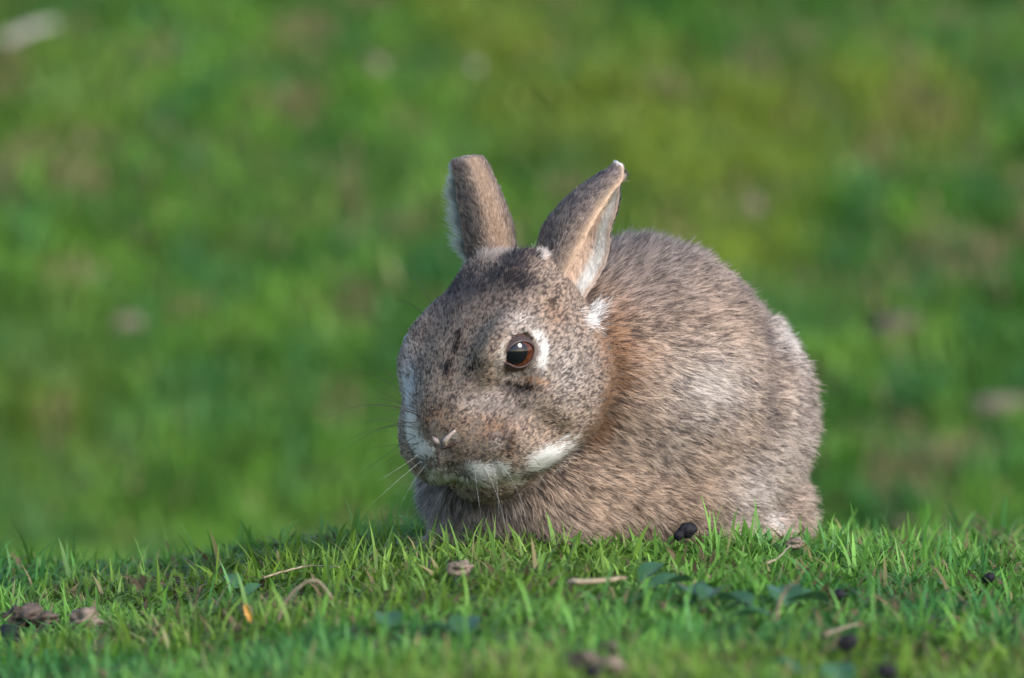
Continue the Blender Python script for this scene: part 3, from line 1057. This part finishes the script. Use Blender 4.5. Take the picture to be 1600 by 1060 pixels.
def ground_at(px, py, h=0.0):
    """where the lens ray comes down to h metres above the turf"""
    d = ray(px, py)
    t = np.concatenate([np.linspace(3.6, 6.2, 2600), np.linspace(6.2, 14, 2600)])
    P = CAM + d * t[:, None]
    k = np.argmax(P[:, 2] < terrain(P[:, 0], P[:, 1]) + h)
    return P[k]


# worn spots where the turf is thin and something lies
SPOTS = [(1073, 832, 18), (1545, 903, 12), (1310, 930, 14), (14, 990, 24), (1324, 1004, 18), (1385, 1048, 18), (925, 1048, 16), (36, 962, 32), (76, 968, 20),
         (130, 970, 26), (912, 1030, 24), (952, 1014, 18), (955, 1040, 18), (720, 888, 18), (1243, 852, 12), (1450, 815, 60), (905, 907, 20), (930, 906, 20), (960, 905, 20),
         (440, 960, 14), (466, 925, 16), (494, 910, 14), (387, 958, 10), (1020, 888, 24), (1046, 905, 24), (1078, 918, 22), (1110, 922, 20), (1150, 932, 22),
         (1225, 930, 24), (1262, 932, 24), (1216, 955, 14), (606, 965, 20), (728, 974, 22), (690, 978, 18), (362, 905, 16), (398, 918, 14), (905, 815, 14), (932, 820, 12), (300, 862, 16)]
SP = np.array([list(ground_at(a_, b_, 0.006)) + [c_ * 0.000375] for a_, b_, c_ in SPOTS])


def trimmed(xy):
    f = np.ones(len(xy))
    for x_, y_, z_, r_ in SP:
        q_ = ((xy[:, 0] - x_) / (r_ * 1.3)) ** 2 + ((xy[:, 1] - (y_ - 0.045)) / 0.075) ** 2
        f = np.minimum(f, 0.42 + 0.58 * sstep(0.6, 1.3, q_))
    return f


# foreground brow: a low thatch of lying blades, then the standing ones, then a few tall ones
n = 48000
xy = np.stack([rng.uniform(-0.6, 0.6, n), rng.uniform(-1.25, 0.75, n)], 1)
xy = xy[outside_animal(xy)]; n = len(xy)
tb_ = grass_tint(xy)
dead = rng.random(n) < 0.12 + 0.25 * sstep(0.5, 0.8, noise2(xy, 0.05, 67))
tb_[dead] = np.array((0.17, 0.125, 0.065)) * (0.4 + 1.0 * rng.random((dead.sum(), 1)))
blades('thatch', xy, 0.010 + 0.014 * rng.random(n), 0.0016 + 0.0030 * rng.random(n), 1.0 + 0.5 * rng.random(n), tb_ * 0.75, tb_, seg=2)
n = 125000
xy = np.stack([rng.uniform(-0.6, 0.6, n), rng.uniform(-1.25, 0.75, n)], 1)
keep = (rng.random(n) < 0.12 + 1.0 * sstep(0.34, 0.66, noise2(xy, 0.026, 60))) & outside_animal(xy)
xy = xy[keep]; n = len(xy)
ln = (0.007 + 0.010 * noise2(xy, 0.10, 62) + 0.010 * noise2(xy, 0.026, 60)) * (0.5 + 0.8 * rng.random(n)) * trimmed(xy)
tb_ = grass_tint(xy); tt_ = tb_ * 1.3 + np.array((0.012, 0.02, 0.0))
dry = rng.random(n) < 0.06
tt_[dry] = np.array((0.34, 0.28, 0.13)) * (0.6 + 0.6 * rng.random((dry.sum(), 1)))
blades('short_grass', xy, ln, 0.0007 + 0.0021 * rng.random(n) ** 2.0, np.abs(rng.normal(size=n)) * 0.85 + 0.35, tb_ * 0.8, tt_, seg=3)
n = 5000
xy = np.stack([rng.uniform(-0.55, 0.55, n), rng.uniform(-1.2, 0.6, n)], 1)
keep = (rng.random(n) < 0.25 + 0.9 * sstep(0.4, 0.7, noise2(xy, 0.06, 66))) & outside_animal(xy)
xy = xy[keep]; n = len(xy)
tb_ = grass_tint(xy) * 1.1
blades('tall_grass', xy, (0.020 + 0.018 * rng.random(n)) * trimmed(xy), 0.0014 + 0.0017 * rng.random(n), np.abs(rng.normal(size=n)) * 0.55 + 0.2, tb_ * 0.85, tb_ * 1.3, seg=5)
# the bank beyond the dip
n = 250000
yy = 0.75 + 7.6 * rng.random(n) ** 0.85
xx = (rng.random(n) - 0.5) * 2 * (0.75 + 0.12 * yy)
xy = np.stack([xx, yy], 1)
keep = rng.random(n) < 0.35 + 0.9 * sstep(0.3, 0.6, noise2(xy, 0.10, 63))
xy = xy[keep]; n = len(xy)
ln = (0.016 + 0.030 * noise2(xy, 0.09, 64)) * (0.5 + 0.8 * rng.random(n))
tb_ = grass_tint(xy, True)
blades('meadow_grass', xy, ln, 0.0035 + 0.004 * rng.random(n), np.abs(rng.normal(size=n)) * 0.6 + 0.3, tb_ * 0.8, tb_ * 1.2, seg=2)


# ------------------------------------------------------------------ small things lying about
def px_at(p):
    return np.linalg.norm(p - CAM) / FOC


def lump(name, c, r, mat, label, cat, group=None, squash=(1, 1, 1), rough=0.25, freq=1.6, seed=0, nu=18, nv=12):
    V, F = sphere(np.zeros(3), (np.array((1., 0, 0)), np.array((0, 1., 0)), np.array((0, 0, 1.))), 1.0, nu, nv)
    k = 1 + rough * (vnoise(V + 10 * seed, 1 / freq, seed) - 0.5) * 2 + rough * 0.5 * (vnoise(V + 7 * seed, 0.3 / freq, seed + 1) - 0.5) * 2
    k[-nu:] = k[-nu:].mean()
    V = V * k[:, None] * np.array(squash) * r
    a = seed * 1.3; R = np.array(((math.cos(a), -math.sin(a), 0), (math.sin(a), math.cos(a), 0), (0, 0, 1)))
    o = mesh_obj(name, V @ R.T, F, mat)
    o.location = c
    return tag(o, label, cat, group)


def pellet(px, py, rpx, label, raise_=0.0):
    c = ground_at(px, py, 0.008 if raise_ < 0.005 else 0.0125)
    r = rpx * px_at(c)
    lump('rabbit_dropping', c, r, M_DROP, label, 'dropping', 'dark droppings in the grass', (1.15, 0.95, 0.88), 0.22, 1.6, int(px) % 17)


pellet(1074, 829, 13, 'black oval dropping in the grass in front of the rabbit, beside its hind leg', 0.006)
pellet(1060, 837, 9, 'small black dropping touching the larger one in front of the rabbit', 0.006)
pellet(1545, 903, 9, 'small dark dropping near the right edge, level with the grass brow', 0.004)
pellet(1310, 930, 10, 'dark dropping right of the blue green leaves', 0.004)
pellet(14, 992, 17, 'large dark dropping at the left edge below the brown clod', 0.004)
pellet(1324, 1004, 15, 'dark dropping beside the thin brown stem at lower right', 0.003)
pellet(1385, 1050, 14, 'dark dropping at the bottom edge on the right', 0.003)
pellet(925, 1050, 12, 'dark dropping at the bottom edge below the brown clods', 0.003)


def clod(px, py, rpx, mat, label, sq=(1.2, 1, 0.75), name='earth_clod', cat='clod', group='clods of earth in the turf', up=0.0005):
    c = ground_at(px, py, 0.007)
    r = rpx * px_at(c)
    return lump(name, c, r, mat, label, cat, group, sq, 0.6, 2.2, int(px + py) % 23, 26, 18)


clod(36, 962, 24, M_CLOD, 'lumpy brown earth clod at the left edge of the turf')
clod(72, 968, 15, M_CLOD, 'smaller brown clod right against the one at the left edge')
clod(130, 970, 22, M_PALECLOD, 'pale tan clod right of the brown clods on the left')
clod(912, 1032, 20, M_CLOD, 'dark brown clod near the bottom edge, below the straw')
clod(952, 1012, 14, M_CLOD, 'purplish brown clod topmost of the bottom group')
clod(955, 1040, 15, M_PALECLOD, 'pale clod below the purplish clod near the bottom edge')
clod(720, 890, 14, M_PALECLOD, 'pale brown crumb of earth in front of the chest of the rabbit')
clod(1243, 850, 10, M_PALECLOD, 'small pale crumb of earth in front of the hind foot', up=0.006)
# loose earth heap behind on the right
hp_ = ground_at(1450, 822)
heap = bpy.data.objects.new('earth_heap', None); col.objects.link(heap); heap.location = hp_
tag(heap, 'low heap of loose brown earth in the turf behind the rabbit on the right', 'earth heap')
hr = random.Random(3)
for i in range(30):
    r = hr.uniform(0.003, 0.0075)
    o = lump('clod', np.array((hr.gauss(0, 0.022), hr.gauss(0, 0.04), r * 0.3 + 0.003 * hr.random())), r, M_CLOD if hr.random() < 0.75 else M_PALECLOD, None, None, None, (1.3, 1, 0.7), 0.4, 1.8, i)
    o.parent = heap


def stem(name, pts, r, mat, label, cat, group=None, dz=0.005, lift=None):
    P = []
    for i, (px, py) in enumerate(pts):
        g_ = ground_at(*pts[0]) if lift else ground_at(px, py)
        P.append(at(px, py, g_[1] - 0.004 * i) if lift else ground_at(px, py, dz))
    P = catmull(P, 14)
    P = P + (np.random.default_rng(len(label)).random(P.shape) - 0.5) * r * 0.9
    V, F = tube(P, r * np.interp(np.linspace(0, 1, 14), (0, 0.5, 1), (1.0, 0.9, 0.5)), 7)
    o = mesh_obj(name, V - P[0], F, mat); o.location = P[0]
    return tag(o, label, cat, group)


stem('straw', [(888, 910), (930, 907), (978, 905)], 0.0018, M_STRAW, 'thick pale straw lying flat in the grass below the chest of the rabbit', 'straw', None, 0.010)
stem('straw', [(1198, 880), (1215, 872), (1236, 852)], 0.0007, M_STRAW, 'thin straw leaning in the grass in front of the hind foot', 'straw', None, 0.012)
stem('dead_root', [(432, 980), (444, 945), (466, 918), (494, 908), (520, 934)], 0.0010, M_STRAW, 'pale arching dead root standing out of the turf left of centre', 'root', None, 0, True)
stem('dead_root', [(412, 902), (450, 892), (486, 884), (530, 886)], 0.0006, M_STRAW, 'thin pale root lying above the arching root', 'root', None, 0.012)
stem('dry_twig', [(1214, 980), (1216, 950), (1228, 922), (1240, 910)], 0.0011, M_STRAW, 'pale curved dead stem standing before the blue green leaves', 'stem', None, 0, True)
stem('dry_twig', [(1290, 992), (1315, 982), (1342, 976)], 0.0009, M_STRAW, 'thin brownish stem lying flat below the blue green leaves', 'stem', None, 0.008)
stem('straw', [(282, 868), (292, 858), (306, 857), (315, 866)], 0.0010, M_STRAW, 'small curled straw on the grass brow at left', 'straw', None, 0, True)


def leaf_mesh(L_, W_, fold=0.25, curl=0.3, notch=False, m=9, k=7):
    V = []
    for i in range(m):
        u = i / (m - 1)
        wd = W_ * math.sin(math.pi * min(1, u * 0.96 + 0.04)) ** (0.55 if not notch else 0.45)
        for j in range(k):
            s_ = j / (k - 1) * 2 - 1
            V.append((s_ * wd * 0.5, u * L_, abs(s_) * wd * fold - curl * L_ * u * u + 0.03 * L_ * math.sin(7 * u + 3 * s_)))
    F = [(i * k + j, i * k + j + 1, (i + 1) * k + j + 1, (i + 1) * k + j) for i in range(m - 1) for j in range(k - 1)]
    return np.array(V), F


def plant(name, label, cat, base, leaves, tint):
    root = bpy.data.objects.new(name, None); col.objects.link(root)
    b = ground_at(*base); root.location = b
    tag(root, label, cat)
    for (px, py, L_, W_, azd, tl) in leaves:
        g_ = ground_at(px, py, 0.011)
        V, F = leaf_mesh(L_ * 0.86, W_ * 0.86)
        L_ = L_ * 0.86
        rot = np.array(Matrix.Rotation(math.radians(azd), 3, 'Z') @ Matrix.Rotation(math.radians(tl), 3, 'X'))
        V = (V - np.array((0, L_ * 0.5, 0))) @ rot.T + g_
        tn = np.array(tint) * (0.8 + 0.4 * rng.random())
        rib = np.exp(-((np.arange(len(V)) % 7) - 3.0) ** 2 / 0.3)[:, None] * 0.35
        C = tn * (1 - rib) + np.array((0.11, 0.20, 0.11)) * rib
        mesh_obj('leaf', V - b, F, M_LEAF, root, colors=C)
        p0 = V.reshape(9, 7, 3)[0, 3]
        V2, F2 = tube(catmull([p0, (p0 + b) / 2 + np.array((0, 0, 0.004)), b + np.array((0, 0, -0.003))], 6), np.full(6, 0.0006), 5)
        mesh_obj('stalk', V2 - b, F2, M_LEAF, root, colors=np.repeat(np.array([[0.06, 0.13, 0.05]]), len(V2), 0))


BLUE = (0.045, 0.120, 0.048)
plant('broadleaf_weed', 'low weed with broad blue green leaves in the grass before the flank of the rabbit', 'weed', (1120, 945),
      [(1020, 888, 0.030, 0.017, -35, 35), (1046, 905, 0.030, 0.020, -60, 25), (1078, 918, 0.024, 0.020, 20, 20), (1110, 922, 0.022, 0.018, -20, 30),
       (1150, 932, 0.026, 0.019, 50, 20), (1225, 926, 0.024, 0.022, 10, 40), (1262, 930, 0.028, 0.022, -70, 15), (1175, 955, 0.024, 0.014, 80, 15)], BLUE)
plant('clover', 'bright green round leaved clover just below the shoulder of the rabbit', 'clover', (915, 838),
      [(905, 816, 0.013, 0.013, 5, 70), (934, 822, 0.014, 0.013, -25, 60)], (0.10, 0.22, 0.03))
plant('clover', 'blue green clover with rounded leaves near the bottom left of centre', 'clover', (670, 990),
      [(606, 965, 0.018, 0.017, 10, 40), (728, 974, 0.019, 0.020, -15, 45), (690, 978, 0.022, 0.012, 75, 25)], BLUE)
plant('broadleaf_weed', 'small weed with bluish leaves left of the arching root', 'weed', (372, 925),
      [(362, 905, 0.018, 0.013, 30, 40), (398, 918, 0.015, 0.012, -40, 40)], BLUE)
plant('broadleaf_weed', 'dull bluish weed at the bottom edge right of the brown clods', 'weed', (1300, 1065),
      [(1310, 1050, 0.022, 0.020, 0, 45), (1225, 1035, 0.020, 0.014, 60, 30)], BLUE)

c = ground_at(387, 958, 0.012)
V, F = leaf_mesh(0.011, 0.0032, 0.3, 0.1)
rot = np.array(Matrix.Rotation(math.radians(-18), 3, 'Y') @ Matrix.Rotation(math.radians(80), 3, 'X'))
o = mesh_obj('dead_leaf', (V - np.array((0, 0.0055, 0))) @ rot.T, F, M_ORANGE); o.location = c
tag(o, 'narrow bright orange dead leaf standing in the grass left of the arching root', 'leaf')

# far bank: pale stones, a stick and bare earth, all far out of focus
def far_lump(name, px, py, rpx, mat, label, cat, sq=(1.2, 1, 0.8), up=0.002):
    c = ground_at(px, py); r = rpx * px_at(c)
    lump(name, c + np.array((0, 0, up)), r, mat, label, cat, None, sq, 0.3, 1.6, int(px) % 19)
far_lump('stone', 742, 124, 9, M_STONE, 'small pale round stone high on the bank, straight above the ears', 'stone', (1, 1, 0.9), 0.014)
far_lump('stone', 200, 512, 20, M_PALECLOD, 'pale pinkish stone on the bank left of the rabbit', 'stone')
far_lump('stone', 588, 108, 18, M_PALECLOD, 'dull brown lump high on the bank left of the pale round stone', 'stone')
far_lump('stone', 1178, 330, 14, M_PALECLOD, 'grey stone on the bank just above the back of the rabbit', 'stone', (0.9, 1, 1.3))
far_lump('earth_lump', 1400, 515, 36, M_CLOD, 'wide pale brown lump of bare earth on the bank right of the rabbit', 'earth', (1.6, 1.2, 0.6))
far_lump('earth_lump', 1560, 640, 36, M_PALECLOD, 'pinkish brown lump of earth low on the bank near the right edge', 'earth', (1.7, 1.2, 0.5))
pa, pb = ground_at(5, 104) + np.array((0, 0, 0.03)), ground_at(85, 82) + np.array((0, 0, 0.035))
V, F = tube(catmull([pa, (pa + pb) / 2 + np.array((0, 0, 0.003)), pb], 9), np.linspace(0.007, 0.005, 9), 8)
o = mesh_obj('stick', V - pa, F, M_STONE); o.location = pa
tag(o, 'pale bleached stick lying high on the bank at the far left', 'stick')
